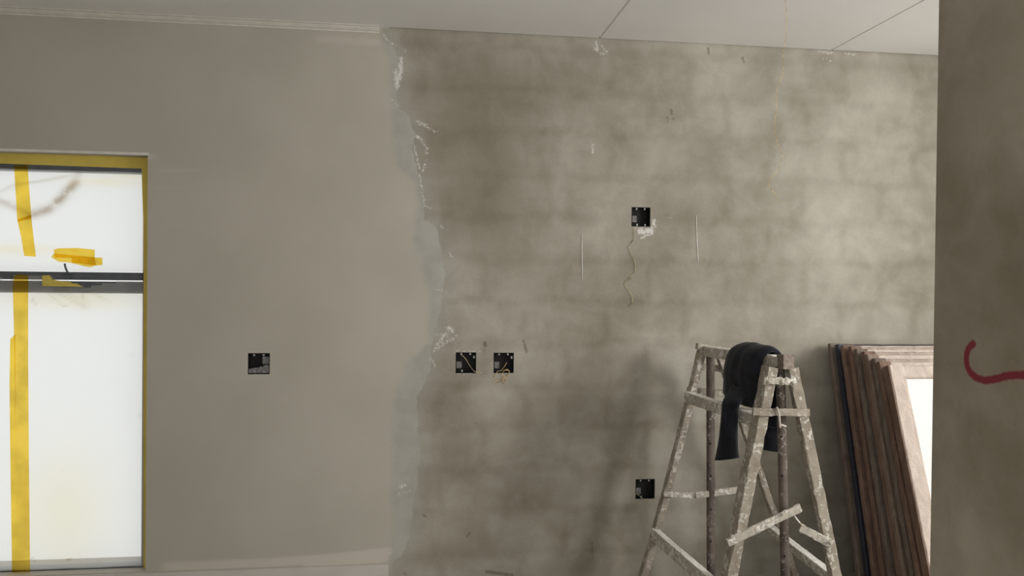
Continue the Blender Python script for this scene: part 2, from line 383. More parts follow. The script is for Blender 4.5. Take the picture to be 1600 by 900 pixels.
# extra geometry: reveals of the window opening, sill and the solid behind
verts = V.tolist(); faces = Q.tolist(); base_n = len(verts)
def quad(a, b, c, d):
    n = len(verts); verts.extend([a, b, c, d]); faces.append([n, n+1, n+2, n+3])
YB = YW+.22
quad((WX0, YW, WZ1), (WX1, YW, WZ1), (WX1, YB, WZ1), (WX0, YB, WZ1)); quad((WX0, YW, WZ0), (WX0, YB, WZ0), (WX1, YB, WZ0), (WX1, YW, WZ0))
quad((WX1, YW, WZ0), (WX1, YB, WZ0), (WX1, YB, WZ1), (WX1, YW, WZ1)); quad((WX0, YW, WZ0), (WX0, YW, WZ1), (WX0, YB, WZ1), (WX0, YB, WZ0))
for (x0, x1, z0, z1) in ((XL-.15, WX0, -.02, H+.06), (WX1, XR+.15, -.02, H+.06), (WX0, WX1, -.02, WZ0), (WX0, WX1, WZ1, H+.06)):
    quad((x0, YB, z0), (x0, YB, z1), (x1, YB, z1), (x1, YB, z0))
me = bpy.data.meshes.new('wall_back'); me.from_pydata(verts, [], faces); me.update()
wb = bpy.data.objects.new('wall_back', me); C.objects.link(wb); me.materials.append(M['wall']); tag(wb, None, None, kind='structure')
extra = len(verts)-base_n
for nm, A, dflt in (('paint_d', paint_d, .5), ('primer_d', primer_d, .5), ('smear_d', smear, -1), ('stain_d', stain, -1), ('dark_tone', dark_tone, 0), ('patch', patch, .7)):
    at_ = me.attributes.new(nm, 'FLOAT', 'POINT'); at_.data.foreach_set('value', np.concatenate([A.ravel(), np.full(extra, dflt)]).astype(np.float32))

# cement pier on the right with the red spray mark
PX = 1.575
py_ = np.linspace(1.78, 2.2, 70); pz_ = np.linspace(0, H, 405)
Yg, Zg = np.meshgrid(py_, pz_)
red = [atx(px, py, PX) for px, py in ((1521, 537), (1513, 545), (1510, 558), (1512, 574), (1521, 587), (1537, 594), (1556, 592), (1575, 587), (1600, 586), (1625, 590))]
red = np.array([[p.y, p.z] for p in [Vector(q) for q in smoothpts(red, 5)]])
rd = .0098 - segd(red, Yg, Zg)
vv = np.stack([np.full(Yg.size, PX), Yg.ravel(), Zg.ravel()], 1).tolist(); ii = np.arange(Yg.size).reshape(Yg.shape)
ff = np.stack([ii[:-1, :-1], ii[1:, :-1], ii[1:, 1:], ii[:-1, 1:]], -1).reshape(-1, 4).tolist(); n0 = len(vv)
x2 = PX+.22
vv += [(PX, 1.78, 0), (x2, 1.78, 0), (x2, 2.2, 0), (PX, 2.2, 0), (PX, 1.78, H), (x2, 1.78, H), (x2, 2.2, H), (PX, 2.2, H)]
for q in ((0, 1, 5, 4), (1, 2, 6, 5), (2, 3, 7, 6), (4, 5, 6, 7), (3, 2, 1, 0)): ff.append([n0+i for i in q])
me = bpy.data.meshes.new('wall_pier'); me.from_pydata(vv, [], ff); me.update(); po = bpy.data.objects.new('wall_pier', me); C.objects.link(po)
me.materials.append(M['pier']); tag(po, None, None, kind='structure')
a_ = me.attributes.new('red_d', 'FLOAT', 'POINT'); a_.data.foreach_set('value', np.concatenate([rd.ravel(), np.full(8, -1.)]).astype(np.float32))

# cornice along the painted part and skirting board
bm = bmesh.new(); xe = at(592, 45, YW-.02).x
prof = [(0, 0), (0, -.030), (-.004, -.030), (-.006, -.024), (-.014, -.020), (-.022, -.012), (-.026, -.006), (-.034, -.005), (-.034, 0)]
ra = [bm.verts.new((XL, YW+y, H+z)) for y, z in prof]; rb = [bm.verts.new((xe, YW+y, H+z)) for y, z in prof]
for i in range(len(prof)): bm.faces.new((ra[i], ra[(i+1) % len(prof)], rb[(i+1) % len(prof)], rb[i]))
bm.faces.new(ra); bm.faces.new(rb)
tag(bm_obj('trim_1', bm, M['cornice']), None, None, kind='structure')
bm = bmesh.new(); bx = at(607, 890, YW-.015).x
box(bm, XL, bx, YW-.016, YW, 0, WZ0-.003, .003)
tag(bm_obj('baseboard_back', bm, M['skirting']), None, None, kind='structure')

bm = bmesh.new(); box(bm, WX0-.01, WX1+.003, YW-.0035, YW+.004, WZ1+.001, WZ1+.013, .0012)  # corner bead, made paler than the wall to paint its highlight
tag(bm_obj('trim_2', bm, M['bead'], None), None, None, kind='structure')

# ------------------------------------------------------------ left window
win = bpy.data.objects.new('window_1', None); C.objects.link(win); win.location = (WX1, YW+.06, WZ0); win['kind'] = 'structure'
YG = YW+.06
ztop = at(100, 268, YG).z
zt0, zt1 = at(120, 425, YG).z, at(120, 437.5, YG).z
zt2, zt3 = at(120, 439.5, YG).z, at(120, 458, YG).z
bm = bmesh.new()
box(bm, WX0, WX1, YG, YG+.05, ztop, WZ1, .002); box(bm, WX0, WX1, YG, YG+.05, WZ0, WZ0+.012, .002)
box(bm, WX1-.040, WX1, YG+.001, YG+.049, WZ0+.012, ztop, .002); box(bm, WX0, WX0+.04, YG+.001, YG+.049, WZ0+.012, ztop, .002)
bm_obj('frame', bm, M['frame'], win)
bm = bmesh.new(); box(bm, WX0+.04, WX1-.040, YG-.004, YG+.05, zt1, zt0, .002); bm_obj('transom', bm, M['frame'], win)
bm = bmesh.new(); box(bm, WX0+.04, WX1-.040, YG, YG+.05, zt3, zt2, .002); bm_obj('sash_rail', bm, M['frame'], win)
# window stay on the transom
bm = bmesh.new(); tube(bm, smoothpts([at(101, 412, YG-.008), at(103, 420, YG-.012), at(106, 426, YG-.012)], 4), .0045); tube(bm, [at(94, 428, YG-.008), at(116, 427, YG-.008)], .004)
bm_obj('window_stay', bm, M['frame'], win)
k = NT('window_glass'); 
tr = k.n('ShaderNodeBsdfTransparent'); gl = k.n('ShaderNodeBsdfGlossy'); gl.inputs['Roughness'].default_value = .05; mxs = k.n('ShaderNodeMixShader'); mxs.inputs[0].default_value = .05
tr.inputs[0].default_value = (.97, .98, .98, 1); k.l(tr.outputs[0], mxs.inputs[1]); k.l(gl.outputs[0], mxs.inputs[2]); k.l(mxs.outputs[0], k.out.inputs['Surface']); M['glass'] = k.m
for z0, z1 in ((zt0, ztop), (WZ0+.012, zt3)):
    bm = bmesh.new(); box(bm, WX0+.04, WX1-.040, YG+.028, YG+.032, z0, z1); bm_obj('pane', bm, M['glass'], win)

def sheet(name, x0, x1, z0, z1, y, creases, yellow, label, topfn=None):
    nx_, nz_ = 130, 130; xs_ = np.linspace(x0, x1, nx_); zs_ = np.linspace(z0, z1, nz_); A, B = np.meshgrid(xs_, zs_)
    cr = np.zeros(A.shape)
    for pts, wpx, s in creases:
        p = np.array([[at(q[0], q[1], y).x, at(q[0], q[1], y).z] for q in pts]); cr = np.maximum(cr, s*np.exp(-(segd(p, A, B)*310/wpx)**2))
    ye = np.zeros(A.shape)
    for px, py, rx, ry in yellow:
        c = at(px, py, y); ye = np.maximum(ye, np.exp(-(((A-c.x)*310/rx)**2+((B-c.z)*310/ry)**2)))
    Yd = y + .0012*np.sin(A*23+B*9)+.0010*np.sin(B*31-A*12) - .003*cr
    if topfn is not None: B = np.where(B > z1-.02, B, B)
    vv = np.stack([A.ravel(), Yd.ravel(), B.ravel()], 1).tolist(); ii = np.arange(A.size).reshape(A.shape)
    Qm = np.stack([ii[:-1, :-1], ii[:-1, 1:], ii[1:, 1:], ii[1:, :-1]], -1)
    if topfn is not None:
        cz_ = (B[:-1, :-1]+B[1:, 1:])/2; cx_ = (A[:-1, :-1]+A[1:, 1:])/2
        Qm = Qm[cz_ < topfn(cx_)]
    o = mesh_obj(name, vv, Qm.reshape(-1, 4).tolist(), M['film'], None, True)
    for nm, D in (('crease', cr), ('yellowed', ye)):
        q = o.data.attributes.new(nm, 'FLOAT', 'POINT'); q.data.foreach_set('value', D.ravel().astype(np.float32))
    return tag(o, label, 'plastic sheet')
sheet('plastic_sheet', WX0+.01, WX1-.022, zt0+.003, ztop+.006, YG-.004,
      [([(-60, 330), (0, 314), (50, 335), (80, 322), (108, 296), (122, 272)], 6, .5), ([(48, 335), (78, 326), (100, 306), (118, 285)], 7, 1.0), ([(120, 272), (75, 281), (20, 289), (0, 300)], 2.5, .35),
       ([(90, 318), (108, 300)], 7, .5), ([(0, 300), (20, 293)], 4, .2)], [(165, 284, 50, 7), (205, 276, 30, 5), (30, 390, 60, 8)],
      'wrinkled clear plastic sheet over the small upper pane of the left window')
ztl = zt2-.004
def torn(xa):
    p = np.array([[at(q[0], q[1], YG-.005).x, at(q[0], q[1], YG-.005).z] for q in ((-400, 436), (0, 434), (6, 437), (18, 436), (25, 430), (66, 430), (80, 432), (86, 437), (98, 439), (112, 441), (116, 444), (122, 443), (132, 451), (145, 447), (165, 443), (190, 440), (228, 439))])
    return np.interp(xa, p[:, 0], p[:, 1])
sheet('plastic_sheet', WX0+.01, WX1-.024, WZ0+.008, zt1+.03, YG-.006,
      [([(75, 458), (100, 478), (108, 476)], 2.0, .45), ([(92, 458), (112, 470), (136, 481)], 2.0, .5), ([(112, 458), (128, 478)], 1.5, .5), ([(128, 456), (132, 476)], 1.6, .55),
       ([(138, 456), (160, 465), (172, 470)], 2., .5), ([(88, 455), (128, 464)], 6, .35), ([(100, 448), (130, 474)], 9, .3), ([(52, 468), (55, 476)], 1.3, 1.), ([(140, 520), (141, 522)], 1., 1.), ([(96, 733), (98, 734)], 1.2, 1.), ([(205, 554), (206, 555)], .9, 1.),
       ([(217, 649), (219, 651)], 1., 1.), ([(50, 873), (54, 875)], 1.2, .9), ([(105, 874), (112, 873)], 1.2, .9), ([(125, 863), (126, 870)], 1, .9), ([(102, 891), (105, 893)], 1.2, .7)],
      [(120, 468, 90, 14), (100, 800, 60, 90), (120, 893, 140, 6)],
      'clear plastic sheet with a torn top edge over the tall lower window pane', torn)

def tape_poly(pts, y, mat, label, th=.0006):
    p = [at(a, b, y) for a, b in pts]; n = len(p)
    vv = p + [Vector((q.x, q.y-th, q.z)) for q in p]
    ff = [list(range(n))[::-1], [n+i for i in range(n)]] + [[i, (i+1) % n, n+(i+1) % n, n+i] for i in range(n)]
    o = mesh_obj('masking_tape', vv, ff, mat); return tag(o, label, 'tape', 'masking tape strips on the left window')
tape_poly([(22, 258), (43, 258), (46, 300), (50, 350), (56, 401), (38, 400), (33, 370), (27, 343), (25, 310)], YG-.0105, M['tape'], 'slanted yellow tape strip hanging over the upper window pane')
tape_poly([(27, 343), (48, 336), (49, 341), (28, 347)], YG-.0118, M['tape'], 'short folded bit of yellow tape midway down the slanted strip')
tape_poly([(20, 448), (22, 431), (30, 428.5), (44, 430), (44, 560), (45, 700), (47, 900), (27, 900), (24, 700), (23, 560)], YG-.012, M['tape2'], 'long vertical yellow tape strip running down the tall lower pane')
tape_poly([(16, 530), (24, 522), (24, 700), (27, 898), (19, 898), (16, 700), (15, 600)], YG-.0112, M['tape'], 'pale yellow tape edge just left of the long vertical strip')
tape_poly([(84, 390), (92, 388), (120, 387.5), (148, 390), (148, 403), (86, 403)], YG-.0105, M['tape'], 'yellow tape piece forming the top of the patch above the transom')
tape_poly([(80, 402), (84, 396), (148, 402), (150, 415), (130, 412), (92, 409)], YG-.012, M['tape2'], 'orange doubled tape piece forming the lower layer of the patch above the transom')
tape_poly([(112, 402.5), (160, 402.5), (160, 414), (148, 415), (142, 417.5), (132, 416), (112, 411)], YG-.0136, M['tape'], 'pale yellow tape tail at the right end of the patch above the transom')
tape_poly([(66, 430.5), (78, 430), (81, 436), (86, 437.5), (98, 439.5), (111, 441), (113, 443), (122, 444), (129, 448), (66, 447)], YG-.013, M['tapef'], 'torn tape remnant across the grey window transom')
tape_poly([(-430, 220), (222, 246), (222, 263.5), (-430, 240)], YG-.0012, M['tapef'], 'yellow tape band along the top of the window frame')
tape_poly([(221, 246), (231, 246), (231, 400), (231, 640), (232, 889), (224, 889), (224, 640), (224.5, 430), (224, 350), (222, 290)], YG-.010, M['tapef'], 'narrow yellow tape band down the right side of the window frame')

# ------------------------------------------------------------ socket boxes
box_labels = ['black socket box alone in the painted part of the wall', 'left black socket box of the pair beside the ragged paint edge',
              'right black socket box of the pair with yellow wire coiled below', 'high black socket box above the zigzag wire with white plaster under it',
              'low black socket box in the bare wall beside the trestle leg']
for i, (c, a, b) in enumerate(boxes):
    r = empty('socket_box', (c.x, YW, c.z-b/2), box_labels[i], 'socket box', 'recessed socket boxes in the wall')
    x0, x1, z0, z1 = c.x-a/2+.001, c.x+a/2-.001, c.z-b/2+.001, c.z+b/2-.001; t = .002; D = .045
    bm = bmesh.new()
    box(bm, x0, x1, YW+D, YW+D+t, z0, z1); box(bm, x0, x0+t, YW+.001, YW+D, z0, z1); box(bm, x1-t, x1, YW+.001, YW+D, z0, z1)
    box(bm, x0+t, x1-t, YW+.001, YW+D, z0, z0+t); box(bm, x0+t, x1-t, YW+.001, YW+D, z1-t, z1)
    bm_obj('housing', bm, M['blackbox'], r)
    tabs = [(.26, .96), (.72, .96)] + ([(.92, .78)] if i in (1, 2) else []) + ([(.30, .05)] if i != 2 else []) + ([(.75, .04)] if i in (0, 3) else [])
    for (u, v) in tabs:
        bm = bmesh.new(); X_ = x0+t+(x1-x0-2*t)*u; Z_ = z0+t+(z1-z0-2*t)*v
        box(bm, X_-.0045, X_+.0045, YW+.003, YW+.006, max(z0+t, Z_-.007), min(z1-t, Z_+.007), .0012); bm_obj('fixing_lug', bm, M['lug'], r)
    if i != 0: lx0, lx1, lz0, lz1 = x0+.003, x0+.030, z0+.022, z0+.056
    else: lx0, lx1, lz0, lz1 = x1-.036, x1-.004, z1-.052, z1-.016
    bm = bmesh.new(); box(bm, lx0, lx1, YW+.008, YW+.011, lz0, lz1, .002); bm_obj('terminal_tab', bm, M['labelp'], r)
    if i == 0:   # dried plaster at the bottom of the box
        vv = []; ff = []; bm = bmesh.new(); N = 22
        row = [[bm.verts.new((x0+t+(x1-x0-2*t)*j/N, YW+.004+.035*q/3, z0+t+(.0 if s else 1)*0 + (0 if s == 0 else (.022+.02*j/N)*(1-(q/3)*.4)*random.uniform(.8, 1.1)))) for j in range(N+1)] for q in range(4) for s in (0, 1)]
        for q in range(0, 8, 2):
            for j in range(N): bm.faces.new((row[q][j], row[q][j+1], row[q+1][j+1], row[q+1][j]))
        for q in range(1, 7, 2):
            for j in range(N): bm.faces.new((row[q][j], row[q][j+1], row[q+2][j+1], row[q+2][j]))
        bm_obj('plaster_lump', bm, M['labelp'], r)

def wire(pts, rad, mat, label, cat='wire', name='wire'):
    bm = bmesh.new(); tube(bm, smoothpts(pts, 6), rad, 6); o = bm_obj(name, bm, mat, None, True); return tag(o, label, cat)
wire([at(990, 356, YW-.004), at(990, 376, YW-.004), at(982, 385, YW-.003), at(987, 398, YW-.008), at(992, 410, YW-.005), at(992, 425, YW-.004), at(986, 431, YW-.003), at(977, 441, YW-.004), at(978, 447, YW-.006), at(988, 463, YW-.008), at(987, 476, YW-.003)],
     .0013, M['crackwire'], 'thin pale wire zigzagging down the bare wall from the high socket box')
wire([at(719, 553, YW+.003), at(727, 560, YW+.014), at(735, 573, YW+.012), at(741, 580, YW-.004), at(748, 583, YW-.006), at(758, 583, YW-.003)], .0013, M['crackwire'], 'thin wire trailing out of the left box of the socket pair')
cw = empty('coiled_wire', at(786, 582, YW-.01), 'small coil of yellow wire hanging below the right box of the socket pair', 'wire')
def part_wire(pts, rad, mat):
    bm = bmesh.new(); tube(bm, smoothpts(pts, 6), rad, 6); return bm_obj('strand', bm, mat, cw, True)
part_wire([at(792, 566, YW+.01), at(788, 573, YW+.002), at(783, 579, YW-.006), at(778, 580, YW-.008), at(775, 584, YW-.006), at(772, 590, YW-.005)], .0013, M['wire'])
part_wire([at(786, 580, YW-.010), at(793, 577, YW-.011), at(796, 583, YW-.010), at(790, 589, YW-.009), at(785, 585, YW-.010), at(788, 579, YW-.011), at(796, 580, YW-.012), at(793, 590, YW-.010)], .0013, M['wire'])
part_wire([at(771, 598, YW-.004), at(779, 593, YW-.006), at(787, 592, YW-.008), at(787, 597, YW-.008), at(791, 598, YW-.009), at(791, 591, YW-.008), at(786, 591, YW-.008), at(783, 596, YW-.006), at(775, 598, YW-.004)], .0016, M['wire'])
wire([at(992, 771, YW+.004), at(998, 774, YW-.001), at(1006, 780, YW-.006), at(1016, 782, YW-.007), at(1023, 781, YW-.004)], .0013, M['crackwire'], 'thin pale wire lying along the bottom of the low socket box')
# two straight white pins of wire against the wall
wire([at(909, 365, YW-.002), at(909.5, 400, YW-.0045), at(910, 437, YW-.002)], .0012, M["string"], 'straight white vertical line on the bare wall left of the high socket box', 'wire', 'white_strip')
wire([at(1088, 336, YW-.002), at(1089, 372, YW-.0045), at(1091, 409, YW-.002)], .0012, M["string"], 'straight white vertical line on the bare wall right of the high socket box', 'wire', 'white_strip')
# wire hanging down from the ceiling
YH = 3.18; top = at(1228, -17, YH); top.z = H
wire([top, at(1227, 0, YH), at(1229, 25, YH), at(1228, 60, YH), at(1223, 80, YH), at(1224, 108, YH), at(1219, 125, YH), at(1213, 145, YH), at(1213, 170, YH), at(1210, 200, YH), at(1214, 222, YH), at(1221, 242, YH), at(1218, 262, YH), at(1205, 278, YH), at(1202, 290, YH), at(1210, 302, YH), at(1216, 316, YH)],
     .0009, M['wire'], 'thin copper coloured wire dangling from the ceiling in front of the bare wall')

# ------------------------------------------------------------ window frames leaning on the wall
stack_n = 10
Xs = 2.215
mats = ['paperg', 'papern', 'paperd', 'paperd', 'paperg', 'paperd', 'paperm', 'paperg', 'paperd', 'paper']  # stile papers darkened, painting the shade of the left-facing edges
names = ['grey-brown wrapped window frame, rearmost of the stack leaning on the wall', 'navy plastic wrapped window frame, second from the wall in the leaning stack',
         'reddish brown wrapped frame directly in front of the navy one', 'reddish brown wrapped frame, second in front of the navy one', 'greyish wrapped frame, third in front of the navy one',
         'brown wrapped frame, fifth from the front of the leaning stack', 'light brown wrapped frame, fourth from the front of the leaning stack', 'greyish wrapped frame, third from the front of the leaning stack',
         'brown wrapped frame, second from the front of the leaning stack', 'front paper-wrapped window frame of the leaning stack, with a white panel']
def frame_part(name, x0, x1, d0, d1, s0, s1, mat, parent, T, bev=.006, wav=.002):
    """bar in the frame's own axes: x across, d depth, s along its height; T maps to the room"""
    bm = bmesh.new(); L = max(x1-x0, s1-s0); n = max(4, int(L/.03)); vert = (s1-s0) > (x1-x0)
    prof = []
    lo, hi = ((x0, x1) if vert else (s0, s1))
    for (a, b) in ((lo, d0+bev), (lo+bev*.4, d0+bev*.3), (lo+bev, d0), (hi-bev, d0), (hi-bev*.4, d0+bev*.3), (hi, d0+bev), (hi, d1-bev), (hi-bev, d1), (lo+bev, d1), (lo, d1-bev)): prof.append((a, b))
    rings = []
    ph = random.uniform(0, 6)
    for i in range(n+1):
        t = i/n; l = (s0+(s1-s0)*t) if vert else (x0+(x1-x0)*t)
        ring = []
        for j, (a, b) in enumerate(prof):
            wv = wav*(math.sin(l*37+ph+j*1.7)*.5+random.uniform(-.5, .5))
            ca = (lo+hi)/2; aa = a + (wv if a > ca else -wv)*.5; bb = b + (-abs(wv) if b < (d0+d1)/2 else 0)*-.6
            ring.append(bm.verts.new(T(aa, bb, l) if vert else T(l, bb, aa)))
        rings.append(ring)
    for i in range(n):
        for j in range(len(prof)): bm.faces.new((rings[i][j], rings[i][(j+1) % 10], rings[i+1][(j+1) % 10], rings[i+1][j]))
    bm.faces.new(rings[0]); bm.faces.new(rings[-1])
    return bm_obj(name, bm, mat, parent, False)
pytop = [538, 539.5, 541, 543, 547, 551, 556, 562, 567, 575]
pxtop = [1297, 1306.5, 1318, 1328, 1338, 1348, 1356, 1365, 1374, 1389]
for i in range(stack_n):
    f = i/(stack_n-1)
    dtop = ray(pxtop[i], 548); yt = Xs*dtop.y/dtop.x            # distance of each top edge, from how the tops step forward
    yb = yt - (.33 + .10*f)
    zt = at(pxtop[i], pytop[i], yt).z - .004; Lf = math.hypot(zt, yt-yb)
    xo = [0, .006, -.004, .004, 0, .006, -.003, .004, 0, .002][i]
    sa = Vector((0, yt-yb, zt))/Lf; dd = Vector((0, sa.z, -sa.y))   # dd points to the wall (depth)
    th = .033 if i < 9 else .05
    org = Vector((Xs+xo, yb, dd.z*-1*0))
    org.z = th*sa.y + .001
    def T(x, d, s, org=org, sa=sa, dd=dd): return org + Vector((x, 0, 0)) + dd*d + sa*s
    r = empty('window_frame', org, names[i], 'window frame', 'wrapped window frames stacked against the wall')
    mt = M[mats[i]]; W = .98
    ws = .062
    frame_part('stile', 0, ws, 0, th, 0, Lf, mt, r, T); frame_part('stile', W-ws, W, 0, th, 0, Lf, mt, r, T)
    for s0 in (0, Lf-ws): frame_part('rail', ws-.002, W-ws+.002, .001, th-.001, s0, s0+ws*.95, M[('paper', 'paperk')[i % 2]] if i > 1 and i < 9 else (M['paper'] if i == 9 else mt), r, T)
    zm = .46 if i == 9 else .46
    frame_part('rail', ws-.002, W-ws+.002, .003, th-.003, zm, zm+.03, M['paper'], r, T)
    for (a, b) in ((ws*.9, zm+.002), (zm+.028, Lf-ws*.93)):
        bm = bmesh.new(); q = [T(ws-.003, .018, a), T(W-ws+.003, .018, a), T(W-ws+.003, .018, b), T(ws-.003, .018, b)]
        q2 = [v+dd*.006 for v in q]; vs = [bm.verts.new(v) for v in q+q2]
        for fc in ((0, 1, 2, 3), (7, 6, 5, 4), (0, 4, 5, 1), (1, 5, 6, 2), (2, 6, 7, 3), (3, 7, 4, 0)): bm.faces.new([vs[j] for j in fc])
        o = bm_obj('panel', bm, M['panel'] if (i == 9 and a > .3) else M['paper'], r)
        if i == 9 and a > .3: o['label'] = 'white panel'
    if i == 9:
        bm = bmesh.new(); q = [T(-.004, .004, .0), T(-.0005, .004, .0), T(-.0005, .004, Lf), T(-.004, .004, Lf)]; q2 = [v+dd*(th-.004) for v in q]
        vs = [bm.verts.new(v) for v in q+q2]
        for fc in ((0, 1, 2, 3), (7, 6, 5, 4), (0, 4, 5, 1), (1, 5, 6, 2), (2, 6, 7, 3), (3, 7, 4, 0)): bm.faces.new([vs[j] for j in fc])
        o = bm_obj('edge_shade', bm, M['paperd'], r); o['label'] = 'dark strip painting the shade on the frame edge'  # thin dark strip: shade of the side face put into colour
        frame_part('inner_bead', ws-.001, ws+.016, .006, .018, zm+.03, Lf-ws, M['paper'], r, T, .003, .0006)

# ------------------------------------------------------------ trestle
YFAR, YN = 3.75, 3.136
tr_ = empty('painters_trestle', (1.51, 3.44, 0), 'plaster-spattered A-frame trestle ladder standing before the bare wall', 'trestle ladder')
V3 = Vector
def to_floor(p0, p1, z=0.0):
    p0 = V3(p0); p1 = V3(p1); t = (z-p0.z)/(p1.z-p0.z); return p0+(p1-p0)*t
def fl(p0, p1): return to_floor(p0, p1, 0.002)
def part_beam(name, p0, p1, upv, wd, ht, mat, **k):
    bm = bmesh.new(); beam(bm, p0, p1, upv, wd*1.096, ht*1.096, **k); return bm_obj(name, bm, mat, tr_)
Yax = (0, 1, 0)
# far pair of legs
a, b = at(1097, 545, YFAR), at(1004, 900, YFAR)
part_beam('leg', a, fl(a, b), Yax, .030, .045, M['wood'], seg=30, curve=lambda t: V3((.010*math.sin(t*math.pi), 0, 0)))
a, b = at(1124, 556, YFAR+.01), at(1212, 812, YFAR+.01)
part_beam('leg', a, fl(a, b), Yax, .028, .035, M['wood'], seg=30)
# near pair
a, b = at(1203, 573, YN), at(1139, 900, YN)
part_beam('leg', a, fl(a, b), Yax, .040, .062, M['wood'], seg=34, jit=.0022)
a, b = at(1237, 575, YN), at(1305, 900, YN)
part_beam('leg', a, fl(a, b), Yax, .041, .035, M['wood'], seg=34, jit=.0022)
# steel poles with adjustment holes
def pole(px0, py0, px1, py1, Y, rad, holes, ztopadj=0):
    a, b = at(px0, py0, Y), at(px1, py1, Y); e = fl(a, b); bm = bmesh.new(); n = 60
    tube(bm, [a.lerp(e, i/n) + V3((random.uniform(-.0006, .0006), 0, 0)) for i in range(n+1)], rad, 16)
    nf = len(bm.faces); bm.faces.ensure_lookup_table()
    for (hx, hy) in holes:
        c = at(hx, hy, Y); d = (CAM-c); d.z = 0; d.normalize(); c = c + d*(rad*.90)
        dirx = V3((d.y, -d.x, 0)) 
        tube(bm, [c - d*.004, c + d*.0026], .0052, 10)
        bm.faces.ensure_lookup_table()
    bm.faces.ensure_lookup_table()
    for i in range(nf, len(bm.faces)): bm.faces[i].material_index = 1
    o = bm_obj('pole', bm, [M['steel'], M['dark']], tr_)
    for f_ in o.data.polygons: f_.use_smooth = len(f_.vertices) == 4
    o['label'] = 'rusty steel pole with adjustment holes'
pole(1110, 552, 1111, 900, YFAR-.038, .0203, [(1110.5, 642), (1110, 692), (1110.5, 742), (1110.5, 794), (1110.5, 844)])
pole(1219, 572, 1227, 900, YN+.03, .0192, [(1220.5, 681), (1222, 742), (1225.5, 867), (1223, 806)])
# top beam: far end to near end, square steel end showing
pa, pb = at(1097, 548, YFAR+.03), at(1224, 566.5, YN+.02)
bm = bmesh.new(); beam(bm, pa, pb, (0, 0, 1), .047, .047, 24, .0012, .003); tb = bm_obj('top_beam', bm, M['woodlight'], tr_)
M['crust'] = simple('toplit_white_crust', (.80, .78, .73), .9, var=.12, scale=60)  # plaster layer whitened to paint bright top light on beam and rails
e0 = at(1222, 565.5, YN+.03); e1 = at(1232.5, 565.5, YN-.035)
bm = bmesh.new(); beam(bm, e0, e1, (0, 0, 1), .046, .062, 4, .0008, .002); o = bm_obj('end_block', bm, M['tubeend'], tr_); o['label'] = 'brown square steel end block'
bm = bmesh.new(); beam(bm, at(1089, 541, YFAR+.0), at(1103, 543, YFAR+.0), (0, 0, 1), .04, .03, 5, .002, .002); bm_obj('end_cleat', bm, M['woodlight'], tr_)
# cleats on the far pair
bm = bmesh.new(); u = V3((0, 0, .025)); beam(bm, pa.lerp(pb, .04)+u, pa.lerp(pb, .93)+u, (0, 0, 1), .044, .004, 30, .0014, .001)
c = bm_obj('toplit_crust', bm, M['crust']); c.parent = tb; c['label'] = 'dried plaster crust, whitened to paint the top light'
part_beam('cleat', at(1093, 573, YFAR+.035), at(1136, 577, YFAR+.035), (0, 0, 1), .02, .030, M['wood'])
part_beam('cleat', at(1074, 610, YFAR+.035), at(1146, 615, YFAR+.035), (0, 0, 1), .02, .030, M['wood'])
# side rails joining far and near legs
def crust(o, a, b, wd, ht):
    bm = bmesh.new(); u = V3((0, 0, ht/2+.0015)); beam(bm, a+u, b+u, (0, 0, 1), wd*.96, .004, 30, .0014, .001)
    c = bm_obj('toplit_crust', bm, M['crust']); c.parent = o; c['label'] = 'dried plaster crust, whitened to paint the top light'
def rail(name, f, n, Yf, Yn, wd, ht, mat, **k):
    A, B = at(*f, Yf), at(*n, Yn)
    o = part_beam(name, A, B, (0, 0, 1), wd, ht, mat, **k); d = (B-A)*.01; crust(o, A+d, B-d, wd*1.096, ht*1.096); return o
rail('step_rail', (1074, 620.5), (1182, 657), YFAR, YN+.03, .032, .046, M['woodlight'], seg=22)
rail('lower_rail', (1022, 835), (1112, 914), YFAR, YN+.05, .028, .055, M['woodlight'], seg=22)
rail('lower_rail', (1203, 827), (1300, 903), YFAR+.0, YN+.03, .034, .034, M['woodlight'], seg=22, jit=.003)
# horizontal brace across the far pair, two lapped pieces
part_beam('brace', at(1037, 771.5, YFAR-.035), at(1092, 774.5, YFAR-.035), (0, 0, 1), .014, .025, M['woodlight'])
part_beam('brace', at(1087, 774, YFAR-.045), at(1166, 764, YFAR-.045), (0, 0, 1), .014, .029, M['woodlight'])
# straps and odds on the near pair
s1 = part_beam('strap', at(1193, 594.5, YN-.042), at(1245, 596.5, YN-.042), (0, 0, 1), .014, .026, M['woodlight'], jit=.0035, seg=18)
s2 = part_beam('strap', at(1176, 643.5, YN-.042), at(1264, 645, YN-.042), (0, 0, 1), .012, .028, M['wood'], jit=.002, seg=18)
bm = bmesh.new(); tube(bm, smoothpts([at(1213.5, 636, YN-.055), at(1217, 648, YN-.058), at(1219, 668, YN-.052)], 4), .0045); tube(bm, [at(1218, 663, YN-.05), at(1228, 666, YN-.03)], .004)
o = bm_obj('locking_pin', bm, M['woodlight']); o.parent = s2
s3 = part_beam('loose_brace', at(1137, 848, YN-.040), at(1251, 793, YN-.030), (0, 0, 1), .010, .032, M['woodlight'], jit=.0018, seg=20)
s4 = part_beam('broken_brace', at(1300, 850, YN-.030), at(1250, 824, YN-.010), (0, 0, 1), .012, .030, M['woodlight'], jit=.003, seg=12)
for (px, py, pr) in ((1201, 597, s1), (1240, 598, s1), (1222, 597, s1), (1143, 838, s3), (1222, 804, s3), (1297, 848, s4)):
    bm = bmesh.new(); c = at(px, py, YN-.052 if py < 700 else YN-.048)
    bmesh.ops.create_icosphere(bm, subdivisions=2, radius=.0085, matrix=Matrix.Translation(c))
    for v in bm.verts: v.co += V3([random.uniform(-.0015, .0015) for _ in range(3)])
    o = bm_obj('bolt', bm, M['woodlight']); o.parent = pr
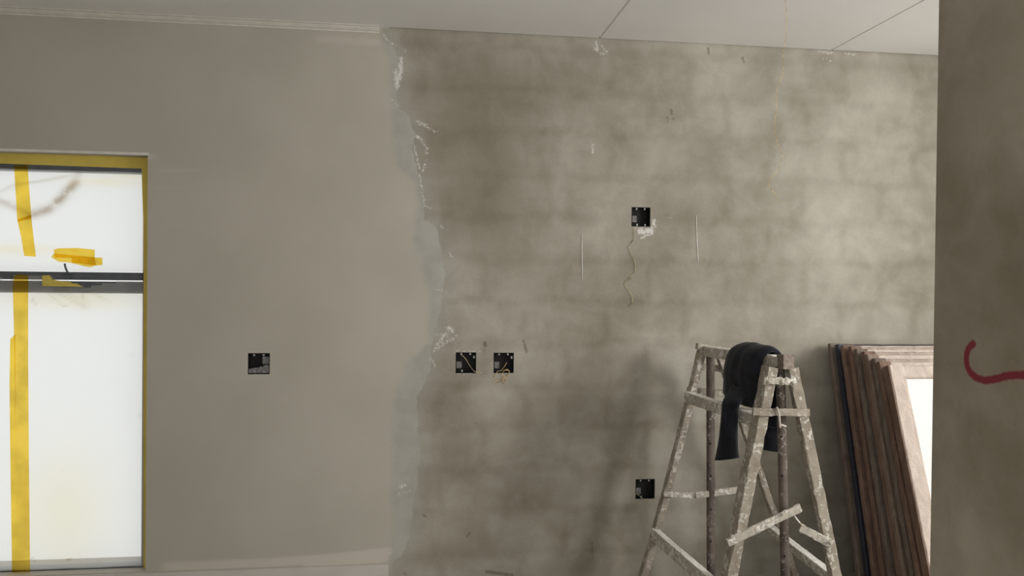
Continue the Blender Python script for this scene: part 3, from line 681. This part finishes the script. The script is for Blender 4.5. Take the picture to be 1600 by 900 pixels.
bm = bmesh.new(); tube(bm, smoothpts([at(1256, 824, YN-.014), at(1248, 815, YN-.02), at(1241, 806, YN-.025), at(1237, 801, YN-.028)], 4), .0035); bm_obj('bent_wire', bm, M['woodlight'], tr_)
# small plank piece behind the poles
part_beam('spacer', at(1200, 828, YFAR-.01), at(1222, 828, YFAR-.01), (0, 0, 1), .02, .04, M['wood'])

# ------------------------------------------------------------ jacket over the top beam
jk = empty('jacket', (1.51, 3.42, .95), 'dark navy jacket draped over the top of the spattered trestle', 'jacket')
def loft(name, secs, parent, n=40, sub=7, folds=5, amp=.16, seed=0, hollow=False):
    """secs: centre, across-vector (half width), thickness-vector (half)"""
    cs = [smoothpts([s[j] for s in secs], sub) for j in range(3)]; rows = []; rnd = random.Random(seed)
    p1, p2, p3 = [rnd.uniform(0, 6) for _ in range(3)]
    bm = bmesh.new(); Ns = len(cs[0])
    for i in range(Ns):
        t = i/(Ns-1); c, A, B = cs[0][i], cs[1][i], cs[2][i]; ring = []
        for q in range(n):
            th = 2*math.pi*q/n; ca, sb = math.cos(th), math.sin(th)
            ca = math.copysign(abs(ca)**.85, ca); sb = math.copysign(abs(sb)**.75, sb)
            u = ca
            fold = amp*(math.sin(u*folds+p1+t*2.3)+.6*math.sin(u*folds*1.9+p2-t*3.1)+.4*math.sin(t*11+u*3+p3))
            ring.append(bm.verts.new(c + A*ca*(1+.05*math.sin(t*9+p2+sb)) + B*(sb*(1+fold*.5) + fold*.9)))
        rows.append(ring)
    for i in range(Ns-1):
        for q in range(n): bm.faces.new((rows[i][q], rows[i][(q+1) % n], rows[i+1][(q+1) % n], rows[i+1][q]))
    for e, ringv in ((0, rows[0]), (-1, rows[-1])):
        cc = sum((v.co for v in ringv), V3())/n; nx2 = rows[1 if e == 0 else -2]; inn = sum((v.co for v in nx2), V3())/n
        ins = [bm.verts.new(cc.lerp(v.co, .85) + (inn-cc)*1.2) for v in ringv]
        for q in range(n): bm.faces.new((ringv[q], ringv[(q+1) % n], ins[(q+1) % n], ins[q]))
        bm.faces.new(ins)
    return bm_obj(name, bm, M['jacket'], parent, True)
def S(c, A, B): return (V3(c), V3(A), V3(B))
def bc(Y):
    t = (Y-pa.y)/(pb.y-pa.y); q = pa.lerp(pb, t); return q
def BS(dx, Y, z, A, B, up_=0):
    q = bc(Y); return S((q.x+dx, Y, q.z+z), (-.03*A/.15, A, .004), B)
loft('body', [BS(-0.058, 3.352, -0.200, 0.113, (.014, 0, .004)), BS(-0.060, 3.362, -0.170, 0.131, (.017, 0, 0)), BS(-0.064, 3.357, -0.115, 0.131, (.023, 0, 0)),
              BS(-0.067, 3.352, -0.060, 0.126, (.026, 0, -.004)), BS(-0.052, 3.347, 0.018, 0.111, (.018, 0, -.012)), BS(-0.015, 3.332, 0.051, 0.103, (.004, 0, -.015)),
              BS(0.018, 3.327, 0.049, 0.100, (-.004, 0, -.014)), BS(0.051, 3.337, 0.014, 0.103, (-.014, 0, -.010)), BS(0.059, 3.347, -0.060, 0.104, (-.016, 0, 0)), BS(0.061, 3.347, -0.160, 0.100, (-.018, 0, 0)), BS(0.063, 3.347, -0.300, 0.087, (-.018, 0, 0))],
     jk, n=72, folds=7, amp=.22, seed=3)
sl = [V3((bc(3.33).x-.065, 3.34, 1.10)), at(1144, 626, 3.27), at(1140, 645, 3.27), at(1138, 680, 3.27), at(1136, 705, 3.27), at(1135.5, 717, 3.27)]
hw = [.045, .040, .036, .043, .052, .055]
loft('sleeve', [S(c, (w_*.72, w_*-.60, .004*(j-2)), (.018, .020, 0)) for j, (c, w_) in enumerate(zip(sl, hw))], jk, folds=4, amp=.16, seed=5)
sl = [at(1200, 630, 3.354), at(1201, 655, 3.343), at(1200, 680, 3.343), at(1199, 702, 3.343)]
loft('sleeve', [S(c, (.044, -.04, -.004), (.018, .018, 0)) for c in sl], jk, folds=4, amp=.14, seed=8)
